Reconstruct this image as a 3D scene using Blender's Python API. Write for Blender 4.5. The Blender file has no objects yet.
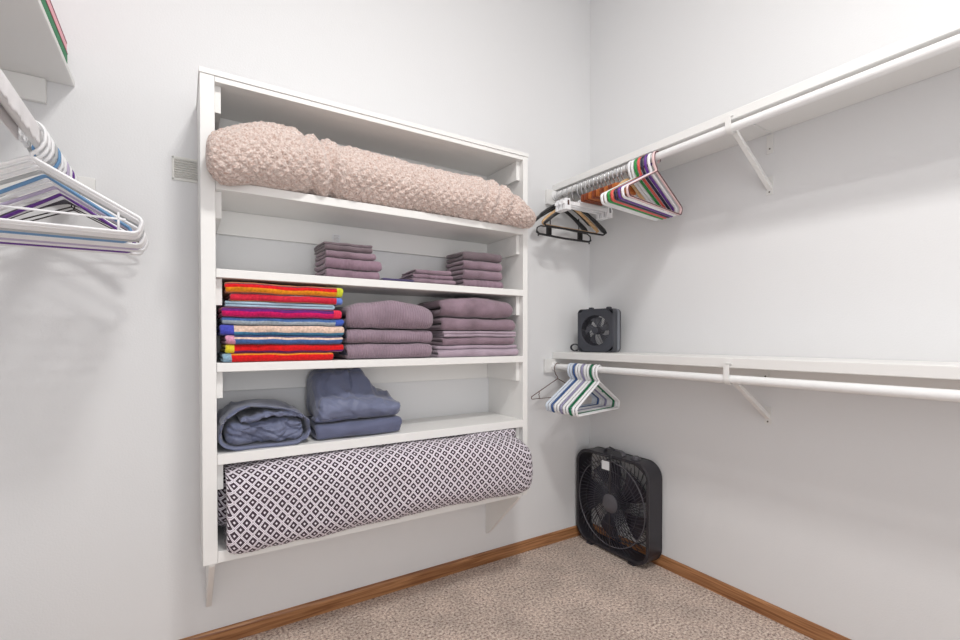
import bpy, bmesh, math, random
from mathutils import Vector, Matrix, noise
random.seed(7)
PI = math.pi
S = bpy.context.scene
COL = S.collection

# ------------------------------------------------------------------ materials
def lin(c):
    return tuple(((v/255)/12.92 if v/255 <= .04045 else ((v/255+.055)/1.055)**2.4) for v in c)
def nodes(name):
    m = bpy.data.materials.new(name); m.use_nodes = True
    nt = m.node_tree
    return m, nt, nt.nodes['Principled BSDF']
def mat(name, c, rough=.5, metal=0., bump=0., bscale=200., var=0., vscale=6., sheen=0., spec=.5, coat=0.):
    m, nt, p = nodes(name)
    p.inputs['Base Color'].default_value = (*lin(c), 1)
    p.inputs['Roughness'].default_value = rough
    p.inputs['Metallic'].default_value = metal
    p.inputs['Specular IOR Level'].default_value = spec
    p.inputs['Sheen Weight'].default_value = sheen
    p.inputs['Coat Weight'].default_value = coat
    tc = nt.nodes.new('ShaderNodeTexCoord')
    if bump:
        n = nt.nodes.new('ShaderNodeTexNoise'); n.inputs['Scale'].default_value = bscale
        n.inputs['Detail'].default_value = 3
        nt.links.new(tc.outputs['Object'], n.inputs['Vector'])
        b = nt.nodes.new('ShaderNodeBump'); b.inputs['Strength'].default_value = bump
        b.inputs['Distance'].default_value = .004
        nt.links.new(n.outputs['Fac'], b.inputs['Height']); nt.links.new(b.outputs['Normal'], p.inputs['Normal'])
    if var:
        n = nt.nodes.new('ShaderNodeTexNoise'); n.inputs['Scale'].default_value = vscale
        n.inputs['Detail'].default_value = 4
        nt.links.new(tc.outputs['Object'], n.inputs['Vector'])
        r = nt.nodes.new('ShaderNodeValToRGB')
        l = lin(c)
        r.color_ramp.elements[0].position = .3; r.color_ramp.elements[1].position = .7
        r.color_ramp.elements[0].color = (*[v*(1-var) for v in l], 1)
        r.color_ramp.elements[1].color = (*[min(1, v*(1+var)) for v in l], 1)
        nt.links.new(n.outputs['Fac'], r.inputs['Fac']); nt.links.new(r.outputs['Color'], p.inputs['Base Color'])
    return m
def nd(nt, t, **k):
    n = nt.nodes.new(t)
    for a, v in k.items(): setattr(n, a, v)
    return n
def mth(nt, op, a, b=None):
    n = nt.nodes.new('ShaderNodeMath'); n.operation = op
    for i, v in enumerate((a, b)):
        if v is None: continue
        if isinstance(v, (int, float)): n.inputs[i].default_value = v
        else: nt.links.new(v, n.inputs[i])
    return n.outputs[0]

def mat_cloth(name, c, rib=0., ribscale=60., weave=.25, var=.08, sheen=.3, rough=.9, wr=.0):
    """woven cloth: fine weave bump, optional vertical ribs (from UV), soft colour variation"""
    m, nt, p = nodes(name)
    p.inputs['Roughness'].default_value = rough
    p.inputs['Sheen Weight'].default_value = sheen
    p.inputs['Specular IOR Level'].default_value = .25
    uv = nd(nt, 'ShaderNodeUVMap'); tc = nd(nt, 'ShaderNodeTexCoord')
    n = nd(nt, 'ShaderNodeTexNoise'); n.inputs['Scale'].default_value = 14; n.inputs['Detail'].default_value = 5
    nt.links.new(tc.outputs['Object'], n.inputs['Vector'])
    r = nd(nt, 'ShaderNodeValToRGB'); l = lin(c)
    r.color_ramp.elements[0].position = .3; r.color_ramp.elements[1].position = .7
    r.color_ramp.elements[0].color = (*[v*(1-var) for v in l], 1); r.color_ramp.elements[1].color = (*[min(1, v*(1+var)) for v in l], 1)
    nt.links.new(n.outputs['Fac'], r.inputs['Fac']); nt.links.new(r.outputs['Color'], p.inputs['Base Color'])
    n2 = nd(nt, 'ShaderNodeTexNoise'); n2.inputs['Scale'].default_value = 420; n2.inputs['Detail'].default_value = 2
    nt.links.new(tc.outputs['Object'], n2.inputs['Vector'])
    h = mth(nt, 'MULTIPLY', n2.outputs['Fac'], weave)
    if rib:
        sx = nd(nt, 'ShaderNodeSeparateXYZ'); nt.links.new(uv.outputs['UV'], sx.inputs[0])
        w = mth(nt, 'SINE', mth(nt, 'MULTIPLY', sx.outputs[0], ribscale*2*PI))
        h = mth(nt, 'ADD', h, mth(nt, 'MULTIPLY', w, rib))
    if wr:
        n3 = nd(nt, 'ShaderNodeTexNoise'); n3.inputs['Scale'].default_value = 22; n3.inputs['Detail'].default_value = 3
        mp = nd(nt, 'ShaderNodeMapping'); mp.inputs['Scale'].default_value = (.6, 1, 2.0)
        nt.links.new(tc.outputs['Object'], mp.inputs[0]); nt.links.new(mp.outputs[0], n3.inputs['Vector'])
        h = mth(nt, 'ADD', h, mth(nt, 'MULTIPLY', n3.outputs['Fac'], wr))
    b = nd(nt, 'ShaderNodeBump'); b.inputs['Strength'].default_value = .6; b.inputs['Distance'].default_value = .004
    nt.links.new(h, b.inputs['Height']); nt.links.new(b.outputs['Normal'], p.inputs['Normal'])
    return m

def mat_stripes(name, stops, period, hl=None, hr=None):
    """terry towel with dyed stripes: colour picked by the UV v coordinate (length along the cloth)"""
    m, nt, p = nodes(name)
    p.inputs['Roughness'].default_value = .95; p.inputs['Sheen Weight'].default_value = .2
    p.inputs['Specular IOR Level'].default_value = .15
    uv = nd(nt, 'ShaderNodeUVMap'); sx = nd(nt, 'ShaderNodeSeparateXYZ'); nt.links.new(uv.outputs['UV'], sx.inputs[0])
    f = mth(nt, 'FRACT', mth(nt, 'DIVIDE', sx.outputs[1], period))
    r = nd(nt, 'ShaderNodeValToRGB'); r.color_ramp.interpolation = 'CONSTANT'
    for i, (pos, c) in enumerate(stops):
        e = r.color_ramp.elements[i] if i < 2 else r.color_ramp.elements.new(pos)
        e.position = pos; e.color = (*lin(c), 1)
    tc = nd(nt, 'ShaderNodeTexCoord')
    nw = nd(nt, 'ShaderNodeTexNoise'); nw.inputs['Scale'].default_value = 25; nt.links.new(tc.outputs['Object'], nw.inputs['Vector'])
    f = mth(nt, 'FRACT', mth(nt, 'ADD', f, mth(nt, 'MULTIPLY', mth(nt, 'SUBTRACT', nw.outputs['Fac'], .5), .10)))
    nt.links.new(f, r.inputs['Fac']); colr = r.outputs['Color']
    for hh, op in ((hl, 'LESS_THAN'), (hr, 'GREATER_THAN')):
        if hh:
            mx = nd(nt, 'ShaderNodeMix', data_type='RGBA'); nt.links.new(mth(nt, op, sx.outputs[0], hh[0]), mx.inputs['Factor'])
            nt.links.new(colr, mx.inputs['A']); mx.inputs['B'].default_value = (*lin(hh[1]), 1); colr = mx.outputs['Result']
    nf = nd(nt, 'ShaderNodeTexNoise'); nf.inputs['Scale'].default_value = 130; nf.inputs['Detail'].default_value = 4; nt.links.new(tc.outputs['Object'], nf.inputs['Vector'])
    mr = nd(nt, 'ShaderNodeMapRange'); mr.inputs[1].default_value = .3; mr.inputs[2].default_value = .7; mr.inputs[3].default_value = .72; mr.inputs[4].default_value = 1.1
    nt.links.new(nf.outputs['Fac'], mr.inputs[0])
    vm = nd(nt, 'ShaderNodeVectorMath', operation='SCALE'); nt.links.new(colr, vm.inputs[0]); nt.links.new(mr.outputs[0], vm.inputs['Scale'])
    nt.links.new(vm.outputs[0], p.inputs['Base Color'])
    n2 = nd(nt, 'ShaderNodeTexNoise'); n2.inputs['Scale'].default_value = 330; n2.inputs['Detail'].default_value = 3
    nt.links.new(tc.outputs['Object'], n2.inputs['Vector'])
    b = nd(nt, 'ShaderNodeBump'); b.inputs['Strength'].default_value = .5; b.inputs['Distance'].default_value = .003
    nt.links.new(n2.outputs['Fac'], b.inputs['Height']); nt.links.new(b.outputs['Normal'], p.inputs['Normal'])
    return m

def mat_diamond(name, size, dark, light):
    m, nt, p = nodes(name)
    p.inputs['Roughness'].default_value = .85; p.inputs['Sheen Weight'].default_value = .15
    uv = nd(nt, 'ShaderNodeUVMap'); sx = nd(nt, 'ShaderNodeSeparateXYZ'); nt.links.new(uv.outputs['UV'], sx.inputs[0])
    u = mth(nt, 'DIVIDE', sx.outputs[0], size); v = mth(nt, 'DIVIDE', sx.outputs[1], size)
    a = mth(nt, 'ADD', u, v); b_ = mth(nt, 'SUBTRACT', u, v)
    a = mth(nt, 'ABSOLUTE', mth(nt, 'SUBTRACT', mth(nt, 'FRACT', a), .5))
    b_ = mth(nt, 'ABSOLUTE', mth(nt, 'SUBTRACT', mth(nt, 'FRACT', b_), .5))
    mx = mth(nt, 'MAXIMUM', a, b_)
    r = nd(nt, 'ShaderNodeValToRGB'); r.color_ramp.interpolation = 'CONSTANT'
    D = (*lin(dark), 1); L = (*lin(light), 1); T = (*lin((140, 126, 138)), 1)
    cr = r.color_ramp
    cr.elements[0].position = 0; cr.elements[0].color = L
    cr.elements[1].position = .12; cr.elements[1].color = D
    e = cr.elements.new(.365); e.color = L
    e = cr.elements.new(.478); e.color = T
    nt.links.new(mx, r.inputs['Fac']); nt.links.new(r.outputs['Color'], p.inputs['Base Color'])
    return m

def mat_wall(name, c=(232, 232, 233)):
    m = mat(name, c, rough=.65, bump=.12, bscale=160, spec=.25)
    return m
def mat_carpet():
    m, nt, p = nodes('carpet')
    p.inputs['Roughness'].default_value = 1; p.inputs['Specular IOR Level'].default_value = .05
    p.inputs['Sheen Weight'].default_value = .2
    tc = nd(nt, 'ShaderNodeTexCoord')
    n = nd(nt, 'ShaderNodeTexNoise'); n.inputs['Scale'].default_value = 90; n.inputs['Detail'].default_value = 4; n.inputs['Roughness'].default_value = .75
    nt.links.new(tc.outputs['Object'], n.inputs['Vector'])
    r = nd(nt, 'ShaderNodeValToRGB'); cr = r.color_ramp
    cr.elements[0].position = .34; cr.elements[0].color = (*lin((104, 80, 68)), 1)
    cr.elements[1].position = .64; cr.elements[1].color = (*lin((255, 243, 230)), 1)
    e = cr.elements.new(.48); e.color = (*lin((212, 188, 174)), 1)
    nt.links.new(n.outputs['Fac'], r.inputs['Fac'])
    n3 = nd(nt, 'ShaderNodeTexNoise'); n3.inputs['Scale'].default_value = 5; n3.inputs['Detail'].default_value = 3
    nt.links.new(tc.outputs['Object'], n3.inputs['Vector'])
    mr = nd(nt, 'ShaderNodeMapRange'); mr.inputs[1].default_value = .3; mr.inputs[2].default_value = .7; mr.inputs[3].default_value = .80; mr.inputs[4].default_value = 1.12
    nt.links.new(n3.outputs['Fac'], mr.inputs[0])
    vm = nd(nt, 'ShaderNodeVectorMath', operation='SCALE')
    nt.links.new(r.outputs['Color'], vm.inputs[0]); nt.links.new(mr.outputs[0], vm.inputs['Scale'])
    nt.links.new(vm.outputs[0], p.inputs['Base Color'])
    b = nd(nt, 'ShaderNodeBump'); b.inputs['Strength'].default_value = .8; b.inputs['Distance'].default_value = .012
    nt.links.new(n.outputs['Fac'], b.inputs['Height']); nt.links.new(b.outputs['Normal'], p.inputs['Normal'])
    return m
def mat_wood(name, c1, c2, scale=(1.2, 30, 30), rough=.4, axis='X'):
    m, nt, p = nodes(name)
    p.inputs['Roughness'].default_value = rough
    tc = nd(nt, 'ShaderNodeTexCoord'); mp = nd(nt, 'ShaderNodeMapping'); mp.inputs['Scale'].default_value = scale
    nt.links.new(tc.outputs['Object'], mp.inputs[0])
    n = nd(nt, 'ShaderNodeTexNoise'); n.inputs['Scale'].default_value = 2.2; n.inputs['Detail'].default_value = 6; n.inputs['Distortion'].default_value = .8
    nt.links.new(mp.outputs[0], n.inputs['Vector'])
    r = nd(nt, 'ShaderNodeValToRGB'); r.color_ramp.elements[0].position = .35; r.color_ramp.elements[1].position = .65
    r.color_ramp.elements[0].color = (*lin(c1), 1); r.color_ramp.elements[1].color = (*lin(c2), 1)
    nt.links.new(n.outputs['Fac'], r.inputs['Fac']); nt.links.new(r.outputs['Color'], p.inputs['Base Color'])
    return m

WALL = mat_wall('wall_paint')
CEIL = mat_wall('ceiling_paint', (240, 240, 240))
WHITE = mat('white_shelf_paint', (238, 237, 235), rough=.42, bump=.05, bscale=60)
RODM = mat('white_rod_enamel', (244, 244, 244), rough=.28)
STEELW = mat('white_steel', (236, 235, 233), rough=.35)
DARKV = mat('dark_gap', (70, 68, 66), rough=.8)
SCREW = mat('screw_metal', (120, 115, 108), rough=.4, metal=.8)
OAKX = mat_wood('oak_along_x', (132, 84, 50), (188, 136, 92), (1.5, 40, 40))
OAKY = mat_wood('oak_along_y', (132, 84, 50), (188, 136, 92), (40, 1.5, 40))
CARPET = mat_carpet()
VENTM = mat('vent_enamel', (228, 227, 222), rough=.4)
SILVER = mat('silver_wire', (190, 190, 192), rough=.25, metal=1)
DWIRE = mat('dark_wire', (52, 48, 48), rough=.35, metal=.7)
COPPER = mat('brown_wire', (104, 72, 62), rough=.35, metal=.5)
def plastic(n, c, r=.3): return mat('plastic_'+n, c, rough=r)
PW = plastic('white', (246, 246, 248)); PLB = plastic('ice_white', (226, 234, 246)); PBL = plastic('steel_blue', (64, 96, 150))
PGP = plastic('lilac_grey', (156, 152, 184)); PGR = plastic('dark_green', (14, 110, 72)); PGG = plastic('bright_green', (38, 150, 66))
PCO = plastic('coral', (232, 96, 86)); PNV = plastic('navy', (38, 36, 64)); PPU = plastic('purple', (104, 52, 148))
PPK = plastic('pale_pink', (240, 208, 208)); PBR = plastic('maroon', (92, 44, 52)); PBK = plastic('black', (30, 30, 32)); PLG = plastic('grey', (188, 190, 192))
PSB = plastic('sky_blue', (112, 156, 200)); PCH = plastic('charcoal', (66, 64, 72), .6); PLAV = plastic('lavender', (196, 184, 212))
WOODH = mat_wood('orange_wood', (164, 86, 40), (206, 124, 66), (10, 30, 30), .35)
WOODR = mat_wood('red_brown_wood', (112, 52, 30), (156, 80, 48), (10, 30, 30), .35)
WOODT = mat_wood('tan_wood', (202, 160, 112), (228, 192, 148), (10, 30, 30), .4)
FAND = mat('fan_dark_plastic', (44, 42, 48), rough=.36)
FANG = mat('fan_grille', (50, 50, 60), rough=.28)
FANB = mat('fan_blade', (50, 48, 58), rough=.25)
FANH = mat('fan_hub', (88, 86, 92), rough=.45)
HSG = mat('heater_case', (62, 64, 72), rough=.45)
HSG2 = mat('heater_side', (128, 132, 140), rough=.45)
HBL = mat('heater_grille', (58, 58, 66), rough=.25)
PAPER = mat('white_label', (236, 236, 238), rough=.7)
INK = mat('grey_ink', (196, 192, 192), rough=.8)

# ------------------------------------------------------------------ mesh builder
class MB:
    def __init__(s): s.v = []; s.f = []; s.uv = []; s.mi = []; s.cur = 0
    def add(s, vs, fs, uvs=None):
        o = len(s.v); s.v += [tuple(v) for v in vs]
        for f in fs: s.f.append([o+i for i in f]); s.mi.append(s.cur)
        s.uv += (uvs if uvs else [(v[0], v[2]) for v in vs])
    def box(s, x0, x1, y0, y1, z0, z1):
        s.add([(x, y, z) for x in (x0, x1) for y in (y0, y1) for z in (z0, z1)],
              [(0, 1, 3, 2), (4, 6, 7, 5), (0, 4, 5, 1), (2, 3, 7, 6), (0, 2, 6, 4), (1, 5, 7, 3)])
        return s
    def prism(s, pts, a0, a1, axis='y'):
        """polygon pts in the plane across `axis`, extruded from a0 to a1"""
        def P(p, a): return {'x': (a, p[0], p[1]), 'y': (p[0], a, p[1]), 'z': (p[0], p[1], a)}[axis]
        n = len(pts)
        s.add([P(p, a0) for p in pts]+[P(p, a1) for p in pts],
              [tuple(range(n))[::-1], tuple(range(n, 2*n))]+[(i, (i+1) % n, n+(i+1) % n, n+i) for i in range(n)])
        return s
    def tube(s, path, r, seg=8, closed=False, flat=None, caps=True):
        """r: radius (or list). flat=(a,b): elliptical section, a in the XZ plane, b along Y"""
        path = [Vector(p) for p in path]; n = len(path); vs = []; ang = [2*PI*k/seg for k in range(seg)]
        prev = None
        for i, p in enumerate(path):
            if closed: t = path[(i+1) % n]-path[i-1]
            else: t = path[min(i+1, n-1)]-path[max(i-1, 0)]
            t.normalize()
            if flat:
                b = Vector((0, 1, 0)); a = b.cross(t); a.normalize(); ra, rb = flat
            else:
                if prev is None:
                    ref = Vector((0, 0, 1)) if abs(t.z) < .9 else Vector((1, 0, 0)); a = ref.cross(t)
                else: a = prev-t*prev.dot(t)
                a.normalize(); b = t.cross(a); prev = a
                ra = rb = (r[i] if isinstance(r, (list, tuple)) else r)
            vs += [p+a*(ra*math.cos(q))+b*(rb*math.sin(q)) for q in ang]
        fs = []
        for i in range(n if closed else n-1):
            j = (i+1) % n
            for k in range(seg): fs.append((i*seg+k, i*seg+(k+1) % seg, j*seg+(k+1) % seg, j*seg+k))
        if not closed and caps: fs += [tuple(range(seg))[::-1], tuple((n-1)*seg+k for k in range(seg))]
        s.add(vs, fs); return s
    def lathe(s, prof, c=(0, 0, 0), axis='z', seg=24):
        """prof: list of (radius, height)"""
        vs = []; n = len(prof)
        for r, h in prof:
            for k in range(seg):
                a = 2*PI*k/seg; x, y = r*math.cos(a), r*math.sin(a)
                q = {'z': (x, y, h), 'y': (x, h, y), 'x': (h, x, y)}[axis]
                vs.append((c[0]+q[0], c[1]+q[1], c[2]+q[2]))
        fs = [(i*seg+k, i*seg+(k+1) % seg, (i+1)*seg+(k+1) % seg, (i+1)*seg+k) for i in range(n-1) for k in range(seg)]
        fs += [tuple(range(seg)), tuple((n-1)*seg+k for k in range(seg))]
        s.add(vs, fs); return s
    def rbox(s, x0, x1, y0, y1, z0, z1, r, n=(8, 8, 8), deform=None):
        """box with rounded edges (radius r), a grid on each face, optional deform(x,y,z)->(x,y,z)"""
        lo = (x0, y0, z0); hi = (x1, y1, z1); idx = {}; vs = []; fs = []; uvs = []
        def station(a, k):
            m = n[a]; t = k/m; return t
        def vert(i, j, k):
            if (i, j, k) in idx: return idx[(i, j, k)]
            t = (i/n[0], j/n[1], k/n[2]); q = []
            for a in range(3):
                # denser near the edges
                w = t[a]; w = w*.6+.4*(.5-.5*math.cos(PI*w)); q.append(lo[a]+(hi[a]-lo[a])*w)
            inner = [min(max(q[a], lo[a]+min(r, (hi[a]-lo[a])/2)), hi[a]-min(r, (hi[a]-lo[a])/2)) for a in range(3)]
            d = Vector([q[a]-inner[a] for a in range(3)])
            if d.length > 1e-9:
                m_ = max(abs(d.x), abs(d.y), abs(d.z)); d = d.normalized()*m_
            p = Vector(inner)+d
            uvs.append((p.x, p.z+(p.y-y0)))
            if deform: p = Vector(deform(p.x, p.y, p.z))
            idx[(i, j, k)] = len(vs); vs.append(tuple(p)); return idx[(i, j, k)]
        X, Y, Z = n
        for i in range(X):
            for j in range(Y):
                fs.append((vert(i, j, 0), vert(i, j+1, 0), vert(i+1, j+1, 0), vert(i+1, j, 0)))
                fs.append((vert(i, j, Z), vert(i+1, j, Z), vert(i+1, j+1, Z), vert(i, j+1, Z)))
        for i in range(X):
            for k in range(Z):
                fs.append((vert(i, 0, k), vert(i+1, 0, k), vert(i+1, 0, k+1), vert(i, 0, k+1)))
                fs.append((vert(i, Y, k), vert(i, Y, k+1), vert(i+1, Y, k+1), vert(i+1, Y, k)))
        for j in range(Y):
            for k in range(Z):
                fs.append((vert(0, j, k), vert(0, j, k+1), vert(0, j+1, k+1), vert(0, j+1, k)))
                fs.append((vert(X, j, k), vert(X, j+1, k), vert(X, j+1, k+1), vert(X, j, k+1)))
        s.add(vs, fs, uvs); return s
    def build(s, name, mats, parent=None, smooth=False, bevel=0., origin=None, bseg=2):
        if origin is None and parent is None:
            xs = [v[0] for v in s.v]; ys = [v[1] for v in s.v]; zs = [v[2] for v in s.v]
            origin = ((min(xs)+max(xs))/2, (min(ys)+max(ys))/2, min(zs))
        if origin is None: origin = (0, 0, 0)
        me = bpy.data.meshes.new(name)
        me.from_pydata([(v[0]-origin[0], v[1]-origin[1], v[2]-origin[2]) for v in s.v], [], s.f)
        ul = me.uv_layers.new(name='UVMap')
        for l in me.loops: ul.data[l.index].uv = s.uv[l.vertex_index]
        for mm in (mats if isinstance(mats, (list, tuple)) else [mats]): me.materials.append(mm)
        for p, i in zip(me.polygons, s.mi): p.material_index = i
        bm = bmesh.new(); bm.from_mesh(me); bmesh.ops.recalc_face_normals(bm, faces=bm.faces); bm.to_mesh(me); bm.free()
        if smooth:
            for p in me.polygons: p.use_smooth = True
            if smooth != 'all': me.set_sharp_from_angle(angle=math.radians(45))
        o = bpy.data.objects.new(name, me); COL.objects.link(o)
        if bevel:
            md = o.modifiers.new('bevel', 'BEVEL'); md.width = bevel; md.segments = bseg; md.limit_method = 'ANGLE'
        o.location = origin
        if parent: o.parent = parent
        return o

def tag(o, label, cat, group=None):
    o['label'] = label; o['category'] = cat
    if group: o['group'] = group
    return o
def struct(o): o['kind'] = 'structure'; return o
def thing(name, label, cat, loc=(0, 0, 0), rz=0, group=None):
    o = bpy.data.objects.new(name, None); COL.objects.link(o); o.empty_display_size = .05
    o.location = loc; o.rotation_euler = (0, 0, rz); return tag(o, label, cat, group)
def kids(o): return [c for c in COL.objects if c.parent == o]
def copy_tree(o, parent=None):
    c = o.copy(); COL.objects.link(c)
    if parent: c.parent = parent
    for ch in kids(o): copy_tree(ch, c)
    return c

# ------------------------------------------------------------------ the room
XL, YF, H = -2.74, -3.3, 3.45
struct(MB().box(XL, 0, YF, 0, -.05, 0).build('floor', CARPET, origin=(0, 0, 0)))
struct(MB().box(XL, 0, YF, 0, H, H+.05).build('ceiling', CEIL))
struct(MB().box(XL-.1, .1, 0, .1, -.05, H+.05).build('wall_back', WALL, origin=(0, 0, 0)))
struct(MB().box(0, .1, YF, 0, -.05, H+.05).build('wall_right', WALL, origin=(0, 0, 0)))
struct(MB().box(XL-.1, XL, YF, 0, -.05, H+.05).build('wall_left', WALL, origin=(0, 0, 0)))
w = MB(); w.box(XL-.1, -2.45, YF-.1, YF, -.05, H+.05); w.box(-1.55, .1, YF-.1, YF, -.05, H+.05); w.box(-2.45, -1.55, YF-.1, YF, 2.05, H+.05)
struct(w.build('wall_front', WALL, origin=(0, 0, 0)))
struct(MB().prism([(-.0005, 0), (-.0125, 0), (-.0125, .05), (-.009, .058), (-.0005, .061)], XL+.013, -.0005, 'x').build('baseboard_back', OAKX, origin=(0, 0, 0)))
struct(MB().prism([(-.0005, 0), (-.0125, 0), (-.0125, .05), (-.009, .058), (-.0005, .061)], YF, -.014, 'y').build('baseboard_right', OAKY, origin=(0, 0, 0)))
struct(MB().prism([(XL+.0005, 0), (XL+.0125, 0), (XL+.0125, .05), (XL+.009, .058), (XL+.0005, .061)], YF, -.014, 'y').build('baseboard_left', OAKY, origin=(0, 0, 0)))

# wall vent, its right edge behind the shelf unit
v = thing('wall_vent', 'white louvred wall vent beside the top left of the shelf unit', 'vent', (-2.097, -.0006, 1.777))
m = MB()
m.box(-.043, .043, -.004, 0, -.002, .006); m.box(-.043, .043, -.004, 0, .078, .086); m.box(-.043, -.036, -.004, 0, .0, .084)
m.build('frame', VENTM, v, bevel=.001)
m = MB().box(-.036, .043, -.001, 0, .006, .078); m.build('backing', mat('vent_shadow_gap', (216, 214, 210), .8), v)
for k in range(8):
    z = .011+k*.0088
    MB().prism([(-.0015, z), (-.007, z+.0015), (-.007, z+.0025), (-.0015, z+.0055)], -.036, .043, 'x').build('louvre', VENTM, v)

# ------------------------------------------------------------------ shelf unit
UX0, UX1, UD = -2.062, -.712, .300
LX, RX = -2.0165, -.7425       # inner faces
SH = [(.479, .44), (.803, .768), (1.107, 1.077), (1.420, 1.391), (1.713, 1.682)]   # top, bottom of each shelf
u = thing('shelf_unit', 'tall white wall-mounted shelf unit holding folded linens', 'shelf unit', (-1.382, -.15, .14))
ox, oy, oz = -1.382, -.15, .14
def ub(name, x0, x1, y0, y1, z0, z1, bev=.0015):
    return MB().box(x0-ox, x1-ox, y0-oy, y1-oy, z0-oz, z1-oz).build(name, WHITE, u, bevel=bev)
ub('side_panel', UX0+.003, LX, -UD, -.001, .44, 2.052)
ub('side_panel', RX, UX1-.003, -UD, -.001, .44, 2.052)
ub('top_panel', UX0, UX1, -UD-.003, -.001, 2.0525, 2.070)
ub('top_rail', LX+.0005, RX-.0005, -UD+.001, -.001, 2.034, 2.052)
for i, (t, b) in enumerate(SH):
    ub('shelf', LX+.0005, RX-.0005, -UD+(-.002 if i else .001), -.001, b, t, .002)
for t, b in SH[1:]+[(2.07, 2.034)]:
    ub('back_cleat', LX+.02, RX-.02, -.0205, -.001, b-.092, b-.0005, .001)
    ub('side_cleat', LX+.0005, LX+.0195, -.272, -.001, b-.09, b-.0005, .001)
    ub('side_cleat', RX-.0195, RX-.0005, -.272, -.001, b-.09, b-.0005, .001)
for x in (-2.033, -.752):
    MB().prism([(-.001-oy, .4395-oz), (-.288-oy, .4395-oz), (-.288-oy, .428-oz), (-.02-oy, .165-oz), (-.001-oy, .16-oz)], x-.009-ox, x+.009-ox, 'x').build('gusset_bracket', WHITE, u, bevel=.001)
MB().box(LX+.01-ox, LX+.034-ox, -.26-oy, -.235-oy, .428-oz, .4395-oz).build('cleat_block', WHITE, u, bevel=.001)

# ------------------------------------------------------------------ folded cloths
def fold_cloth(name, x0, x1, yf, yb, z0, t, L, mats, parent=None, seed=0, wr=.002, dome=.0, tilt=0., uvoff=0., rnd=None, skew=0., nx=44, slope=0., edge=None):
    """serpentine folded cloth, L layers of thickness t, folds at the front (yf), swept along x. Layers show at the sides."""
    path = []; r = t/2; nb = 7; zs_ = max([q for q, _ in SH if q <= z0+.001] or [z0])
    if z0 == 0: zs_ = 0
    for l in range(L):
        z = z0+t*(l+.5); fwd = (l % 2 == 0)
        ya, yb2 = (yb, yf+r*1.0) if fwd else (yf+r, yb)
        ns = 9
        for k in range(ns): path.append((ya+(yb2-ya)*k/(ns-1), z))
        if l < L-1:
            c = (yf+r, z+r) if fwd else (yb-0, z+r)
            for k in range(1, nb):
                a = -PI/2+PI*k/nb
                path.append((c[0]-math.cos(a)*r*(1.0 if fwd else -.6), c[1]+math.sin(a)*r))
    n = len(path)
    arc = [0]
    for i in range(1, n): arc.append(arc[-1]+math.hypot(path[i][0]-path[i-1][0], path[i][1]-path[i-1][1]))
    nrm = []
    for i in range(n):
        a = path[max(i-1, 0)]; b = path[min(i+1, n-1)]; dx, dz = b[0]-a[0], b[1]-a[1]; q = math.hypot(dx, dz) or 1
        nrm.append((-dz/q, dx/q))
    rr = rnd or min(.012, t*.7)
    m = MB(); vs = []; uvs = []; W = x1-x0; Ht = L*t
    xs = []
    for k in range(nx+1):
        w = k/nx; w = .5-.5*math.cos(PI*w) if False else w; xs.append(w)
    # a few extra stations close to the ends for the rounded edge
    ends = [0, .15, .4, .7]
    st = [e*rr/W for e in ends]+[rr/W+(1-2*rr/W)*k/nx for k in range(nx+1)]+[1-e*rr/W for e in ends[::-1]]
    for w in st:
        x = x0+W*w; d = min(w, 1-w)*W
        hs = 1 if d >= rr else .35+.65*math.sqrt(max(0, 1-(1-d/rr)**2))
        for side in (1, -1):
            for i in range(n) if side == 1 else range(n-1, -1, -1):
                y, z = path[i]; h = t/2*.90*hs
                y += nrm[i][0]*h*side; z += nrm[i][1]*h*side
                f = (z-z0)/Ht
                fr = max(0., min(1., (yb-y)/max(1e-6, yb-yf)))
                q0 = noise.noise(Vector((x*9, y*9, z*7)))*.7+.45*noise.noise(Vector((x*24, y*12, z*9)))
                q1 = noise.noise(Vector((x*9+seed*3.1, y*9, z*30+seed)))
                q2 = noise.noise(Vector((x*26+seed, y*20, z*60+seed*2)))
                q3 = noise.noise(Vector((x*5+seed*7, seed, 0)))
                z2 = z+q0*wr*1.6*min(1, (z-zs_)/.03)+dome*f*(1-(2*w-1)**2)*(.5+.5*fr)*1.0 - slope*f*(w)
                y2 = y+(q1*wr*2+q3*wr*2.0+q2*wr)*fr + skew*(z-z0)
                xx = x+(noise.noise(Vector((seed*5+math.floor((z-z0)/t)*2.7, y*8, 0)))*.006+q2*wr*.6)*(2*w-1)
                vs.append((xx, y2+tilt*(w-.5), max(z2, zs_+.0004))); uvs.append((x, arc[i]+uvoff))
    R = 2*n; fs = []
    for a in range(len(st)-1):
        for i in range(R):
            j = (i+1) % R; fs.append((a*R+i, a*R+j, (a+1)*R+j, (a+1)*R+i))
    for a in (0, len(st)-1):
        for i in range(n-1): fs.append((a*R+i, a*R+i+1, a*R+R-2-i, a*R+R-1-i))
    m.add(vs, fs, uvs)
    return m.build(name, mats, parent, smooth='all')

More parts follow.
